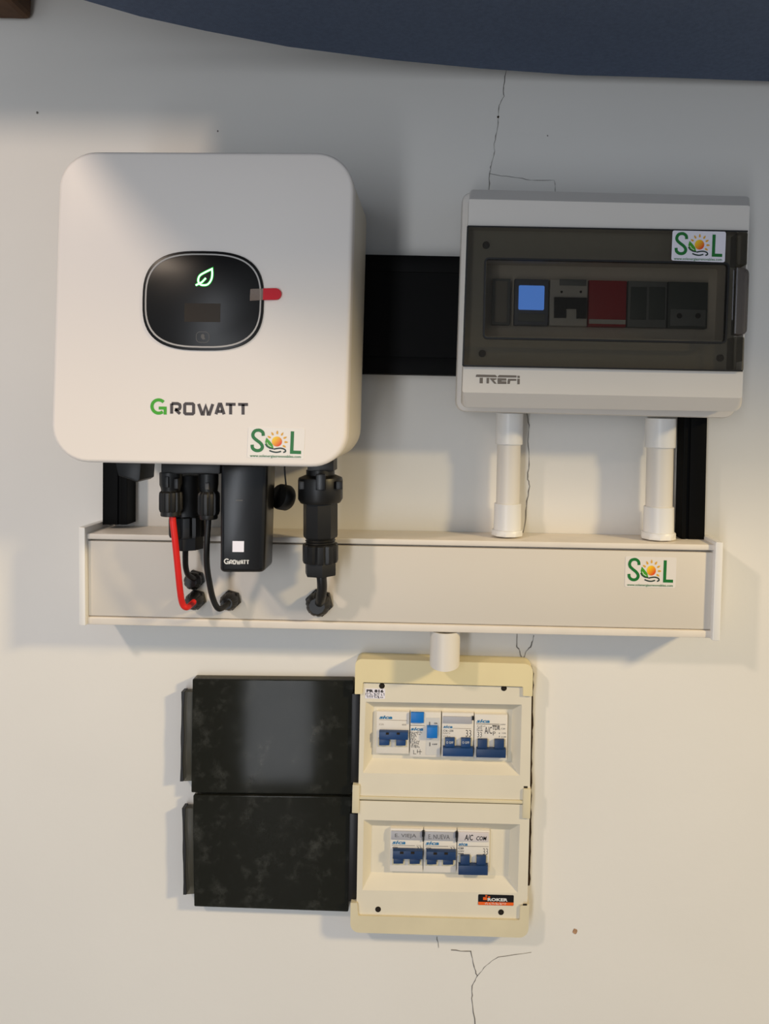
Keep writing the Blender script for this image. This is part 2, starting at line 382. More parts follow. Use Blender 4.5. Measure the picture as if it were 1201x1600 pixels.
# ------------------------------------------------------------------ inverter
inv = thing('solar_inverter', P(312, 725, .03), 'large white rounded solar inverter with black oval display', 'inverter')
IH = .150
Q = [(93, 236), (554, 238), (540.5, 731), (78, 721.5)]
f = loop(round_poly(Q, [58, 58, 56, 58], 10), IH)
loft('housing', [at(shrink(f, .004), .0235), at(shrink(f, .001), .03), at(shrink(f, .0005), .135)], 'housing', inv)
loft('front_cover', [at(f, .1352)] + [at(shrink(f, .0035*(1-math.cos(a))), IH-.0035+.0035*math.sin(a)) for a in [i*math.pi/12 for i in range(7)]], 'inv', inv)
def squircle(x0, y0, x1, y1, e=2.9, n=64):
    cx, cy, a, b = (x0+x1)/2, (y0+y1)/2, (x1-x0)/2, (y1-y0)/2; out = []
    for i in range(n):
        t = 2*math.pi*i/n; c, s = math.cos(t), math.sin(t)
        x = a*abs(c)**(2/e)*(1 if c > 0 else -1); y = b*abs(s)**(2/e)*(1 if s > 0 else -1)
        out.append((cx+x-y*.02, cy+y+x*.015))
    return out
dp = slab('display', squircle(222, 392, 411.5, 547.5), IH-.001, IH+.0018, 'screen', inv, .0006)
dh = IH+.0018
o1 = loop(squircle(226.2, 396.2, 408, 543.4), dh+.0001); o2 = loop(squircle(228.6, 398.4, 405.8, 541.0), dh+.0001)
loft('display_ring', [at(o1, dh), at(o1, dh+.00025), at(o2, dh+.00025), at(o2, dh)], 'ring', dp, closed=True)
poly('lcd_window', [quad(288, 474, 344, 503, .01, -.02)], dh+EPS, 'lcd', dp)
lf = [tuple(v) for v in catmull([Vector(p) for p in [(331, 420.2), (321.2, 425), (312.5, 430.2), (309.6, 436.5), (310.6, 442), (315.3, 445.4), (324, 444.5), (329.6, 437.5), (331.4, 429), (331, 420.2)]], 4)]
ls = [lf, [(305.5, 445.8), (315.3, 441), (321.5, 434.5)]]
ribbons('leaf_icon', ls, 4.6, dh+EPS, 'leafg', dp); ribbons('leaf_icon', ls, 2.5, dh+2*EPS, 'leafw', dp)
bt = round_poly(quad(306.5, 518.5, 326.5, 535, .012, -.02), 6, 5)
ribbons('touch_button', [bt+[bt[0]]], .9, dh+EPS, 'icon', dp)
poly('finger_icon', [[(314, 523), (317, 521.5), (319.5, 523.5), (319.2, 527), (320.8, 530), (316.5, 530.5), (313.6, 527)]], dh+EPS, 'icon', dp)
tb = slab('pull_tab', round_poly([(411, 450.5), (439, 450), (438.5, 468), (410.5, 468.5)], [0.4, 8.6, 8.6, 0.4], 8), IH, IH+.0026, 'red', inv)
slab('tape', [(391, 451.5), (411, 450.8), (410.6, 468.6), (390, 470)], dh, dh+.0005, 'tape', tb)
lg = slab('logo_plate', quad(232, 619, 391, 651, .013, -.02), IH-.0006, IH-.0001, 'inv', inv)
growatt(235, 622, 388, 648, IH+EPS, 'green', 'dark', lg)
sol([(388, 667), (476.5, 669.5), (474.5, 718), (386, 715)], IH+.0003, inv, 'stick')
# underside: dc switch, connector block, capped port
UH = .088
slab('dc_switch', [(178, 715), (221, 716), (218.5, 750), (213, 753.5), (184, 743)], .05, .085, 'black', inv, .0015)
slab('connector_block', round_poly([(251, 722), (345, 722), (344, 741), (251, 741)], 3, 3), .06, .112, 'black', inv, .0015)
cp = lathe('port_cap', [(.0001, -.006), (.0110, -.006), (.0122, -.004), (.0122, .004), (.0112, .006), (.0001, .006)], P(442.5, 777, .075), (-.62, -.72, .22), 'black', inv, 28)
tube('tether', [P(444.5, 722, .075), P(444.8, 738, .075), P(446.5, 757, .075), P(446, 762, .075)], .0008, 'black', cp, 8)
boxw('wall_bracket', tuple(P(230, 560, 0)+Vector((0, -.0235, 0))), tuple(P(400, 440, 0)+Vector((0, -.0232, 0))), 'rail', inv)
slab('spigot', quad(480, 718, 521, 736, 0, 0), .074, .098, 'black', inv, .001)

# ------------------------------------------------------------------ trunking
TH = .052
tr = thing('cable_trunking', P(625, 990, 0), 'long white horizontal cable trunking box across the wall under the inverter', 'trunking')
body = [(133, 834), (1119, 851), (1115, 997), (133, 976)]
slab('body', body, .0005, TH-.010, 'lip', tr, href=TH)
def hbar(name, q, h0, h1, m, bev): return slab(name, round_poly(q, 2.5, 4), h0, h1, m, tr, bev)
hbar('upper_lip', [(133, 833.5), (1119, 851), (1118.5, 860.5), (133, 842.5)], .0005, TH, 'lip', .0014)
hbar('lower_lip', [(133, 963.6), (1115.5, 985.6), (1115, 997.5), (133, 976)], .0005, TH, 'lip', .0014)
ld = slab('lid', [(136, 845), (1116.5, 863.5), (1113.5, 983.7), (136, 961.8)], TH-.010, TH-.0015, 'trunk', tr, .0006)
slab('end_cap', round_poly([(122.5, 823.5), (132.5, 824.5), (133.5, 978), (123, 977)], 1.5, 3), .0005, TH+.0045, 'pvc2', tr, .0008)
slab('end_cap', round_poly([(1118, 847), (1130, 847.5), (1124.5, 1001.5), (1112.5, 1001)], 1.5, 3), .0005, TH+.0045, 'pvc2', tr, .0008)
sol([(977, 869), (1057, 871), (1055, 919), (975.5, 917)], TH-.0015+.0003, ld, 'stick')
LH = TH-.0015
def gland(px, py, rp, tip):
    s = S(LH); r = rp*s; b = P(px, py, LH); ax = Vector((0, -1, 0))
    g = lathe('cable_gland', [(r*1.0, -.0005), (r*1.0, .0035), (r*.93, .0042)], b, ax, 'black', tr, sides=6, smooth=20)
    fluted('gland_dome', [(r*.86, .0042), (r*.86, .009), (r*.70, tip*.85), (r*.55, tip)], b, ax, 'black', g, 10, .06)
    return b + ax*tip
gA = gland(499, 941, 22, .016); gB = gland(305, 905, 15.5, .013); gC = gland(307, 936, 16, .016); gD = gland(361, 937, 16, .016)

# ------------------------------------------------------------------ cables and plugs
def vaxis(name, prof, m, parent, h, mode='lathe', sides=None, xc=None):
    """profile down a vertical axis from pixel rows: (radius px, y px); xc(y) gives the axis"""
    s = S(h); p0 = P(xc(prof[0][1]), prof[0][1], h); p1 = P(xc(prof[-1][1]), prof[-1][1], h)
    ax = p1-p0; L = ax.length; y0, y1 = prof[0][1], prof[-1][1]
    pr = [(r*s, (y-y0)/(y1-y0)*L) for r, y in prof]
    if mode == 'flute': return fluted(name, pr, p0, ax, m, parent, sides or 12, .10)
    return lathe(name, pr, p0, ax, m, parent, sides=sides or 28)
# red cable
rc = thing('solar_cable', P(276, 810, .1), 'red cable with black plug running from inverter into the trunking', 'cable')
H1 = .104; xr = lambda y: 267.0
vaxis('plug', [(17, 738), (17, 757), (15, 762), (14, 770)], 'black', rc, H1, xc=xr)
vaxis('plug_nut', [(14, 766), (17.3, 769), (17.8, 774), (17.8, 795), (16.5, 799)], 'black', rc, H1, 'flute', 12, xr)
vaxis('plug_collar', [(15.5, 798), (15.5, 805), (14.5, 806)], 'black', rc, H1, xc=xr)
slab('release_latch', quad(257, 745, 263, 762, 0, 0), H1+.006, H1+.0115, 'black', rc, .0008)
slab('release_latch', quad(271, 748, 278, 764, 0, 0), H1+.006, H1+.0115, 'black', rc, .0008)
tube('cable', [P(269, 800, H1), P(270, 815, H1), P(273.5, 845, H1-.002), P(277.5, 885, H1-.008), P(281.5, 925, H1-.016), P(285, 943, H1-.022), P(291, 949, .079), P(298, 945, .071), P(307, 936, .061)], 4.9*S(.095), 'redcable', rc)
# black cable
bc = thing('solar_cable', P(330, 812, .1), 'black cable with ribbed plug beside the red cable, curving into the trunking', 'cable')
xb = lambda y: 326.0
vaxis('plug', [(15, 740), (15, 757), (14, 764), (13, 770)], 'black', bc, H1, xc=xb)
vaxis('plug_nut', [(13.5, 767), (16.6, 771), (17.2, 776), (17.2, 799), (15.5, 804)], 'black', bc, H1, 'flute', 12, xb)
vaxis('plug_collar', [(14, 803), (14, 809), (13, 811)], 'black', bc, H1, xc=xb)
slab('release_latch', quad(320, 755, 326, 765, 0, 0), H1+.006, H1+.0105, 'icon', bc, .0006)
tube('cable', [P(326, 805, H1), P(325, 820, H1), P(323, 850, H1), P(323, 882, H1-.006), P(327, 910, H1-.012), P(332.5, 935, H1-.018), P(340, 950, .082), P(349, 949, .074), P(361, 937, .061)], 4.6*S(.095), 'black', bc)
# communication plug with thin cable
cc = thing('signal_cable', P(291, 857, .085), 'thin black cable with thick stepped plug hanging between the red and black cables', 'cable')
H2 = .080; xcn = lambda y: 292.5
vaxis('plug', [(25, 742), (25, 774), (24, 778), (24, 806)], 'black', cc, H2, xc=xcn)
vaxis('plug_sleeve', [(25, 805), (27, 807), (27.5, 812), (27.5, 834), (26, 838)], 'black', cc, H2, 'flute', 9, xcn)
vaxis('plug_nut', [(23.5, 838), (24, 840), (24, 857)], 'black', cc, H2, sides=8, xc=lambda y: 293.5)
tube('cable', [P(290, 852, H2), P(289.5, 865, H2), P(290, 885, .078), P(293.5, 898, .073), P(299, 902, .068), P(305, 905, .060)], (4.6*S(.08), 4.0*S(.08)), 'black', cc)
# ac plug
ac = thing('power_cable', P(500, 900, .085), 'thick black power cable with large collared plug at right end of inverter', 'cable')
H3 = .086; xa = lambda y: 500.5
vaxis('plug_neck', [(22, 734), (22, 746)], 'black', ac, H3, xc=xa)
vaxis('plug_collar', [(24, 742), (33.5, 746), (34.6, 750), (34.6, 779), (31, 785), (26, 786)], 'black', ac, H3, xc=xa)
for sx in (-1, 1):
    slab('collar_lug', quad(500.5+sx*29-5, 752, 500.5+sx*29+5, 765, 0, 0), H3+.012, H3+.0165, 'black', ac, .001)
slab('collar_tab', quad(493, 741, 508, 766, 0, 0), H3+.018, H3+.0222, 'blackg', ac, .001)
vaxis('plug_body', [(26.5, 784), (26.8, 788), (26.8, 836), (26, 839)], 'black', ac, H3, sides=8, xc=xa)
vaxis('thread', [(22, 838), (23.5, 840), (22, 842), (23.5, 844), (22, 846), (23.5, 848), (22, 850)], 'black', ac, H3, xc=xa)
vaxis('gland_nut', [(26, 849), (27.8, 851), (27.8, 874), (26.5, 878)], 'black', ac, H3, 'flute', 10, xa)
vaxis('clamp_nut', [(25, 878), (25.5, 880), (25.5, 896), (24.8, 898)], 'black', ac, H3, sides=6, xc=xa)
tube('cable', [P(501, 892, H3), P(502.5, 905, H3), P(503, 920, .083), P(501, 934, .078), P(499.5, 940, .068), P(499, 941, .058)], 7.8*S(.08), 'black', ac)

# ------------------------------------------------------------------ wifi dongle
dg = thing('data_logger', P(378, 896, .09), 'black rectangular communication stick with white brand lettering under the inverter', 'device')
DH = .116
q = [(343, 722), (417.5, 722), (412, 896), (341.5, 896)]
dgf = loop(round_poly(q, [8, 8, 8, 8], 6), DH)
loft('case', [at(shrink(dgf, .003), .076), at(shrink(dgf, .001), .079), at(dgf, .083), at(dgf, .109), at(shrink(dgf, .0006), .1125), at(shrink(dgf, .0019), .1148), at(shrink(dgf, .004), DH)], 'blackg', dg)
growatt(351, 872.5, 389, 881.5, DH+EPS, 'white', 'white', dg)
poly('blank_label', [quad(363, 845.5, 381, 862.5, .01, -.015)], DH+EPS, 'stickw', dg)
poly('indicator', [quad(368, 781, 379, 782.6, 0, 0)], DH+EPS, 'icon', dg)

# ------------------------------------------------------------------ grey enclosure with smoked lid
en = thing('distribution_enclosure', P(935, 650, 0), 'light grey wall enclosure with smoked transparent lid above two white conduits', 'enclosure')
bq = round_poly([(722, 299), (1163, 310), (1150, 654), (711, 643)], [16, 16, 20, 16], 5)
slab('base', bq, .0235, .046, 'encl', en, .003)
EH = .100
A = loop(round_poly([(734, 296), (1171, 307), (1158, 643), (721, 636)], [6, 6, 14, 10], 4), .086)
B = loop(round_poly([(732.5, 311), (1171, 321.5), (1159, 622), (722, 613)], [2, 2, 3, 3], 4), EH)
Hq = loop(round_poly([(731.5, 353.5), (1167.5, 362), (1158.5, 579), (723.5, 571)], [3, 3, 3, 3], 4), EH)
Wn = loop(round_poly([(760, 405), (1137, 412), (1132, 532), (757, 525)], [4, 4, 4, 4], 4), .084)
loft('front_cover', [at(A, .046), at(A, .086), B, Hq, at(Hq, .084), Wn, at(Wn, .056)], 'encl', en, cap0=False, smooth=20)
# lid
lo = loop(round_poly([(730, 353.5), (1151, 362), (1144, 578.5), (722.5, 571)], [3, 2, 2, 3], 4), .1035)
wo = loop(round_poly([(756.5, 402.5), (1139, 410.5), (1134, 537), (754, 529.5)], [7, 7, 7, 7], 4), .1035)
lidp = loft('lid', [at(lo, .0995), lo, wo, at(wo, .0995)], 'lid', en, closed=True)
wi = shrink(wo, .0016)
loft('window_gasket', [at(wo, .0995), at(wo, .1048), at(wi, .1048), at(wi, .0995)], 'edge', lidp, closed=True)
loft('window_pane', [at(wi, .1018), at(wi, .1040)], 'lidwin', lidp)
ribbons('lid_seam', [[(723, 571.5), (1160, 579.5)], [(730.5, 353.5), (1168, 361.5)], [(730.5, 353.5), (723, 571.5)]], 2.6, .1037, 'edge', lidp)
slab('hinge_block', round_poly([(1152.5, 363), (1168, 363.5), (1166.5, 414), (1151, 412.5)], 2, 3), .086, .1035, 'lid', lidp)
slab('hinge_block', round_poly([(1147, 526), (1162.5, 527), (1161, 579.5), (1145, 578.5)], 2, 3), .086, .1035, 'lid', lidp)
slab('latch', round_poly([(1152, 417), (1171, 420), (1167, 524), (1148, 522)], [2, 9, 9, 2], 5), .096, .1065, 'latch', lidp, .001)
ribbons('latch_edge', [[(1151.5, 418), (1147.8, 521)], [(1146, 422), (1143.5, 500)]], 1.5, .1068, 'clear', lidp)
for x, y in ((759, 383.5), (753, 552.5), (1124, 559.5)):
    lathe('cover_screw', [(.0034, 0), (.0034, .002), (.0025, .003), (.001, .003), (.001, .0015)], P(x, y, .084), (0, -1, 0), 'hole', en, 16)
zt = lambda pts: [(740+x/12.01, 570+y/12.0) for x, y in pts]
poly('letter', [zt(p) for p in ([(38, 205), (50, 182), (405, 190), (432, 215), (432, 236), (38, 228)], [(110, 243), (170, 243), (168, 348), (108, 345)])], EH+EPS, 'trefi', en)
poly('letter', [zt(p) for p in ([(240, 245), (288, 245), (283, 350), (237, 350)], [(300, 250), (430, 255), (425, 275), (375, 290), (430, 355), (385, 355), (310, 272)])], EH+EPS, 'trefi', en)
poly('letter', [zt(p) for p in ([(450, 215), (475, 192), (800, 200), (800, 240), (450, 236)], [(445, 250), (612, 255), (612, 298), (520, 298), (520, 308), (612, 310), (612, 360), (445, 358)])], EH+EPS, 'trefi', en)
poly('letter', [zt(p) for p in ([(640, 262), (798, 265), (798, 300), (685, 300), (675, 358), (628, 358)],)], EH+EPS, 'trefi', en)
poly('letter', [zt(p) for p in ([(818, 205), (862, 206), (862, 248), (818, 246)], [(815, 262), (862, 264), (860, 365), (815, 365)])], EH+EPS, 'trefi', en)
sol([(1050.5, 360), (1134, 362), (1132, 410), (1048.5, 407)], .1054, lidp, 'stickw')
# modules behind the window
MH = .066
GRP = 'modules behind the smoked lid'
def module(name, x0, x1, label, cat, m, y0=437, y1=509):
    sl = .018*((x0+x1)/2-880)
    t = thing(name, P((x0+x1)/2, y1+sl, .056), label, cat, GRP)
    slab('body', quad(x0+.6, y0+sl, x1-.6, y1+sl), .0562, MH, m, t, .0008)
    return t, sl
t, sl = module('energy_meter', 803, 857, 'meter with glowing blue screen behind the smoked lid', 'meter', 'modb')
slab('screen', round_poly(quad(810, 447+sl, 850, 485+sl), 2, 3), MH, MH+.0006, 'blue_scr', t)
slab('keypad', quad(809, 491+sl, 851, 503+sl), MH, MH+.0008, 'modg', t, .0003)
t, sl = module('circuit_breaker', 858, 918, 'white two-pole breaker with black lever behind the smoked lid', 'breaker', 'modw')
slab('lever', [(866, 464+sl), (917, 465+sl), (916, 497+sl), (901, 497+sl), (901, 482+sl), (884, 482+sl), (884, 496+sl), (866, 496+sl)], MH, MH+.004, 'black', t)
for x in (877, 907): lathe('rivet', [(.0012, 0), (.0012, .0004)], P(x, 456+sl, MH), (0, -1, 0), 'hole', t, 10)
slab('terminal_cover', quad(874, 436+sl, 916, 446+sl), MH, MH+.001, 'modg', t, .0003)
t, sl = module('surge_arrester', 919, 979, 'red surge protector module with pale strip at its foot', 'module', 'modr')
slab('marking_strip', quad(920, 498+sl, 977, 505+sl), MH, MH+.0006, 'modw', t)
t, sl = module('relay_module', 980, 1042, 'dark grey module next to the red one behind the smoked lid', 'module', 'modg')
for k in (0, 1): slab('panel', quad(985+k*29, 446+sl, 1010+k*29, 497+sl), MH, MH+.0008, 'modd', t, .0003)
t, sl = module('terminal_module', 1043, 1106, 'dark greenish module farthest right behind the smoked lid', 'module', 'modd')
slab('panel', quad(1047, 480+sl, 1102, 506+sl), MH, MH+.001, 'modg', t, .0003)
for x in (1061, 1090): lathe('terminal_screw', [(.0026, 0), (.0026, .0006)], P(x, 490+sl, MH+.001), (0, -1, 0), 'hole', t, 12)
t, sl = module('blanking_plate', 768, 797, 'plain grey blanking plate left of the meter behind the lid', 'plate', 'modg')
slab('rib', quad(773, 441+sl, 792, 505+sl), MH, MH+.0008, 'enclin', t, .0003)

# ------------------------------------------------------------------ conduits
def conduit(xc, label, pipe, tops, bots, h, flange):
    t = thing('conduit', P(xc(pipe[2]), flange[2], h), label, 'pipe', 'white conduits')
    vaxis('pipe', [(pipe[0], pipe[1]), (pipe[0], pipe[2])], 'pvc', t, h, xc=xc)
    vaxis('coupling', [(tops[0], tops[1]), (tops[0], tops[2]-1), (tops[0]-.8, tops[2])], 'pvc2', t, h, xc=xc)
    vaxis('coupling', [(bots[0]-1.4, bots[1]), (bots[0]-.6, bots[1]+1), (bots[0], bots[2])], 'pvc2', t, h, xc=xc)
    vaxis('flange', [(flange[0]-.6, flange[1]), (flange[0], flange[1]+1), (flange[0], flange[2]-.6), (flange[0]-.8, flange[2])], 'pvc2', t, h, xc=xc, sides=10)
conduit(lambda y: 794.8-(y-700)*.022, 'white plastic conduit under left half of grey enclosure', (18.3, 690, 790), (21.2, 646, 694.5), (21.6, 786, 829), .027, (25, 827, 836))
conduit(lambda y: 1030.8-(y-700)*.022, 'white plastic conduit under right end of grey enclosure', (20.6, 696, 796), (23.6, 654, 699.5), (23.8, 791, 833), .027, (27, 830.5, 841))
t = thing('conduit', P(695, 1034, .035), 'short wide white conduit between trunking and old breaker panel', 'pipe', 'white conduits')
h = .0395; s = S(h); p0 = P(695.5, 984, h); n = 28; r = 23.4*s
ring = [(math.cos(2*math.pi*i/n)*r, math.sin(2*math.pi*i/n)*r) for i in range(n)]
zb = P(695, 1036, h).z
o_top = [Vector((p0.x+a, p0.y+b, p0.z)) for a, b in ring]; o_bot = [Vector((p0.x+a, p0.y+b, zb+b*.25)) for a, b in ring]
i_bot = [Vector((p0.x+a*.9, p0.y+b*.9, zb+b*.9*.25)) for a, b in ring]; i_top = [Vector((v.x, v.y, p0.z)) for v in i_bot]
loft('pipe', [o_top, o_bot, i_bot, i_top], 'pvc', t, closed=True)

# ------------------------------------------------------------------ old breaker panel
pn = thing('breaker_panel', P(690, 1460, 0), 'yellowed ivory flush breaker panel with two rows of breakers', 'panel')
PH = .022
slab('backplate', round_poly([(562, 1031), (829, 1039), (822, 1463), (556, 1455)], 12, 5), .0006, .009, 'cover', pn, href=.012)
slab('bezel', round_poly([(555, 1029.5), (833, 1037.5), (831.5, 1088), (817, 1087.5), (817, 1073), (567, 1066), (565.5, 1084.5), (554, 1084.5)], [10, 14, 1, 1, 2, 2, 1, 1], 5), .0006, PH, 'bezel', pn)
slab('bezel', round_poly([(547.5, 1410.5), (558, 1411), (559.5, 1431), (811.5, 1438), (812.5, 1416), (826.5, 1413), (825, 1465.5), (547, 1457)], [1, 1, 2, 2, 1, 1, 14, 14], 5), .0006, PH, 'cover2', pn)
slab('hinge_tab', round_poly([(550.5, 1226.5), (562, 1227), (560.5, 1271), (549.5, 1270.5)], 1, 3), .0006, PH, 'cover2', pn, .0005)
slab('hinge_tab', round_poly([(817.5, 1233), (829.5, 1233.5), (828, 1279.5), (816, 1279)], 1, 3), .0006, PH, 'cover2', pn, .0005)
def section(outer, rim, flr):
    o_ = loop(round_poly(outer, 1, 2), .0195); r_ = loop(round_poly(rim, 1, 2), .0195); f_ = loop(round_poly(flr, 1, 2), .0075)
    return loft('front_cover', [at(o_, .008), o_, r_, f_], 'cover', pn, cap0=False, smooth=15)
section([(563, 1067), (830.5, 1074), (827.5, 1250), (559.5, 1243)], [(571, 1096.5), (815, 1101), (812, 1212), (567, 1208)], [(585.5, 1105), (798.5, 1109.5), (796, 1187), (583.5, 1181)])
section([(559.5, 1251), (827.5, 1257.5), (823, 1437), (556.5, 1430)], [(568, 1281), (812, 1288), (808.5, 1395.5), (566, 1391)], [(582.5, 1291), (794.5, 1297.5), (792, 1365), (580.5, 1358.5)])
slab('divider', [(560, 1244.5), (818, 1251.5), (818, 1256.5), (560, 1249.5)], .008, .0212, 'cover2', pn, .0008)
for k, (x, y) in enumerate(((596.5, 1070.5), (787, 1074), (590.5, 1419.5), (782.5, 1424))):
    c = P(x, y+1.2, .0196); r = 4.4*S(.02)
    loft('screw_hole', [[c+Vector((math.cos(a*math.pi/10)*r, -.0002, math.sin(a*math.pi/10)*r)) for a in range(20)],
                        [c+Vector((math.cos(a*math.pi/10)*r*.8, -.0002, math.sin(a*math.pi/10)*r*.8)) for a in range(20)],
                        [c+Vector((math.cos(a*math.pi/10)*r*.7, .0001, math.sin(a*math.pi/10)*r*.7)) for a in range(20)]], 'hole', pn)
poly('slot', [quad(818, 1228.5, 824, 1231.5, 0, 0)], .0198, 'hole', pn); poly('slot', [quad(816.5, 1412, 823, 1415, 0, 0)], PH+.0003, 'hole', pn)
ribbons('knockout_line', [[(583.5, 1292.5), (609, 1293), (608, 1358), (582, 1357.5), (583.5, 1292.5)], [(777, 1297.5), (776, 1362)], [(791, 1298), (789.5, 1362.5), (765, 1362)]], .8, .0078, 'inkf', pn)
st = slab('sticker', quad(570.5, 1076, 601.5, 1091.5), .0195, .0198, 'stickw', pn)
text('lettering', 'PR 816', 572.5, 1077, 599, 1081.8, .0198+EPS, 'ink', st, .05)
smallprint(571.5, 1083, 600.5, 1086.3, .0198+EPS, 'icon', st); smallprint(572.5, 1087.2, 599, 1090.3, .0198+EPS, 'ink', st)
e = .0195+.0003
st = slab('maker_badge', round_poly([(747, 1397.5), (802.5, 1399), (802, 1415.3), (746.5, 1414)], 1.4, 3), .0195, e, 'blk', pn)
poly('badge_strip', [[(746.8, 1409), (802.2, 1410.3), (801.8, 1415), (746.8, 1413.8)]], e+EPS, 'orange', st)
text('lettering', 'ROKER', 761.5, 1403, 793, 1408, e+EPS, 'white', st, .04)
smallprint(757, 1410.4, 792, 1413.0, e+2*EPS, 'stick', st)
poly('badge_mark', [quad(754.5, 1401.8, 760.5, 1406.3, .02, 0), quad(758, 1398.7, 761, 1401, .02, 0), quad(762.5, 1400.6, 765.5, 1402.8, .02, 0)], e+EPS, 'orange', st)

# folded-open doors
def door(main, lip, hinge, lbl):
    d = slab('door', round_poly(main, 2, 3), .010, .0135, 'door', pn, .0008, smooth=0); d['label'] = lbl
    f = loop(round_poly(main, 2, 3), .0135); g_ = shrink(f, .0022)
    loft('rim', [at(f, .0015), at(f, .0100), at(g_, .0100), at(g_, .0015)], 'doorrim', d, closed=True)
    slab('side_lip', lip, .004, .0125, 'doorrim', d, .0005)
    edge = [lip[0], (lip[0][0]+3.5, lip[0][1])] + [(a+3.5+random.uniform(-.4, .4), b) for a, b in lip[-1:0:-1] if a < lip[0][0]+6][::-1] if False else None
    xs = [p for p in lip if p[0] < main[0][0]-8]
    top_, bot_ = min(p[1] for p in xs), max(p[1] for p in xs); n = 14
    L_, R_ = [], []
    for i in range(n+1):
        y = top_+(bot_-top_)*i/n; xx = lip_x(lip, y); wv = 1.6*math.sin(i/n*math.pi*2)**2
        L_.append((xx-.4+wv*.7, y)); R_.append((xx+4.6-wv, y))
    slab('lip_edge', L_+R_[::-1], .003, .0132, 'edge', d)
    slab('hinge_strip', hinge, .004, .0165, 'edge', d, .0008)
def lip_x(lip, y):
    a = lip[0]; b = lip[-1]; t = (y-a[1])/(b[1]-a[1]); return a[0]+(b[0]-a[0])*t
door([(300.5, 1061), (552, 1063.5), (549, 1241.5), (298.5, 1238.5)], [(283.5, 1081), (301, 1081), (299.5, 1220.5), (281.5, 1221)], [(549.5, 1084), (561.5, 1085.5), (560, 1224.5), (547.5, 1223.5)], 'upper smoked door folded open')
door([(301.5, 1242.5), (548.5, 1245.5), (544, 1425), (303, 1416.5)], [(284.5, 1263), (302, 1263), (303, 1397), (286.5, 1398)], [(546, 1271), (558, 1272), (556, 1409), (543.5, 1409)], 'lower smoked door folded open')

# breakers
BH = .0135
GU, GLO = 'breakers in the upper row of the old panel', 'breakers in the lower row of the old panel'
def breaker(x0, y0, x1, y1, label, grp, h=BH):
    t = thing('circuit_breaker', P((x0+x1)/2, y1, .0076), label, 'breaker', grp)
    slab('body', quad(x0+.3, y0, x1-.3, y1, .022, -.018), .0076, h, 'brk', t, .0005); return t
def lever(t, br, legs, m, up, h=BH):
    """blue handle tie with two toggles; up: tie above the toggles"""
    for i, l in enumerate(legs):
        slab('toggle_slot', quad(l[0]-2, l[1]-1.5, l[2]+2.4, l[3]+1.5, 0, -.018), h, h+.0004, 'cover2', t)
        slab('toggle', quad(*l, .0, -.018), h+.0004, h+.004, m, t, .0007)
    slab('lever', quad(*br, .02, -.018), h+.0004, h+.0062, m, t, .001)
def words(t, items, h=BH):
    for s, x0, y0, x1, y1, m, b in items: text('lettering', s, x0, y0, x1, y1, h+EPS, m, t, b, .25 if s == 'sica' else 0)
def rule(t, lines, m='inkf', wd=.6, h=BH): ribbons('printed_line', lines, wd, h+EPS, m, t)

t = breaker(587.5, 1112, 639.5, 1177.5, 'breaker with raised blue lever, leftmost of the upper row', GU)
words(t, [('sica', 592, 1118, 613, 1123.2, 'sica', .04), ('C25', 592, 1130.5, 599, 1133, 'inkf', 0), ('6000', 628, 1131, 635, 1133.5, 'inkf', 0)])
rule(t, [[(592, 1124.6), (636, 1126)]]); lever(t, (591.8, 1144, 637.2, 1156.2), [(592, 1154, 608, 1165), (618.5, 1154.5, 633.5, 1165.5)], 'lev', True)
for x in (605, 622): poly('notch', [quad(x-2.4, 1144.6, x+2.4, 1148)], BH+.0064, 'hole', t)

t = breaker(640.3, 1112.5, 688.5, 1183, 'residual current breaker with bright blue test button, second in upper row', GU, .0145)
hh = .0145
slab('test_button', quad(641.6, 1113.5, 662, 1130), hh, hh+.0025, 'test', t, .0006)
words(t, [('sica', 641, 1136.4, 661, 1141.4, 'sica', .03)], hh)
for i, l_ in enumerate((18, 16, 11, 7, 9, 15, 13, 11, 14)): smallprint(641.5, 1143.2+i*2.85, 641.5+l_, 1145.3+i*2.85, hh+EPS, 'ink', t)
rule(t, [[(641, 1133.2), (663.5, 1133.8)], [(646, 1172), (646, 1178), (650, 1178)], [(652, 1171), (652, 1177)], [(656, 1171), (656, 1179)], [(651, 1174.5), (659, 1174.7)]], 'ink', .6, hh)
slab('toggle_slot', quad(665.5, 1121.5, 686.8, 1179.5, .01, -.01), hh, hh+.0003, 'modw', t)
slab('toggle', quad(666.6, 1136.5, 683.2, 1154), hh+.0003, hh+.006, 'test', t, .001)
words(t, [('ON', 678, 1129, 683, 1131.3, 'ink', .02), ('OFF', 675, 1161.8, 683, 1164, 'ink', .02)], hh+.0003)
rule(t, [[(671, 1128), (671, 1133.5)], [(671.3, 1160), (671.3, 1166)]], 'ink', 1.2, hh+.0003)

t = breaker(689.5, 1114, 739.8, 1184, 'breaker with worn grey label strip and lowered lever, third in upper row', GU)
slab('label_strip', quad(691.8, 1120, 737.4, 1130.4), BH, BH+.0012, 'holder', t, .0003)
slab('strip_clip', quad(737.2, 1119.5, 740, 1125.5), BH, BH+.0018, 'blk', t)
words(t, [('sica', 692, 1133.2, 706.8, 1137.6, 'sica', .03), ('C16 ~230', 692.3, 1140, 708, 1143.2, 'ink', .01), ('33', 727.5, 1140.5, 736, 1151, 'ink', -.012)])
for a_ in ((692.3, 1144.6, 703, 1146.6), (692.3, 1149.6, 703.5, 1151.4)): smallprint(*a_, BH+EPS, 'inkf', t)
rule(t, [[(707, 1138), (736, 1138.7)]]); lever(t, (691.6, 1169, 739, 1182.5), [(695, 1154, 710, 1171), (720, 1154.3, 735, 1171.3)], 'lev', False)
for x in (697, 722): text('lettering', 'O OFF', x, 1158.3, x+11, 1162, BH+.0042, 'white', t, .0)

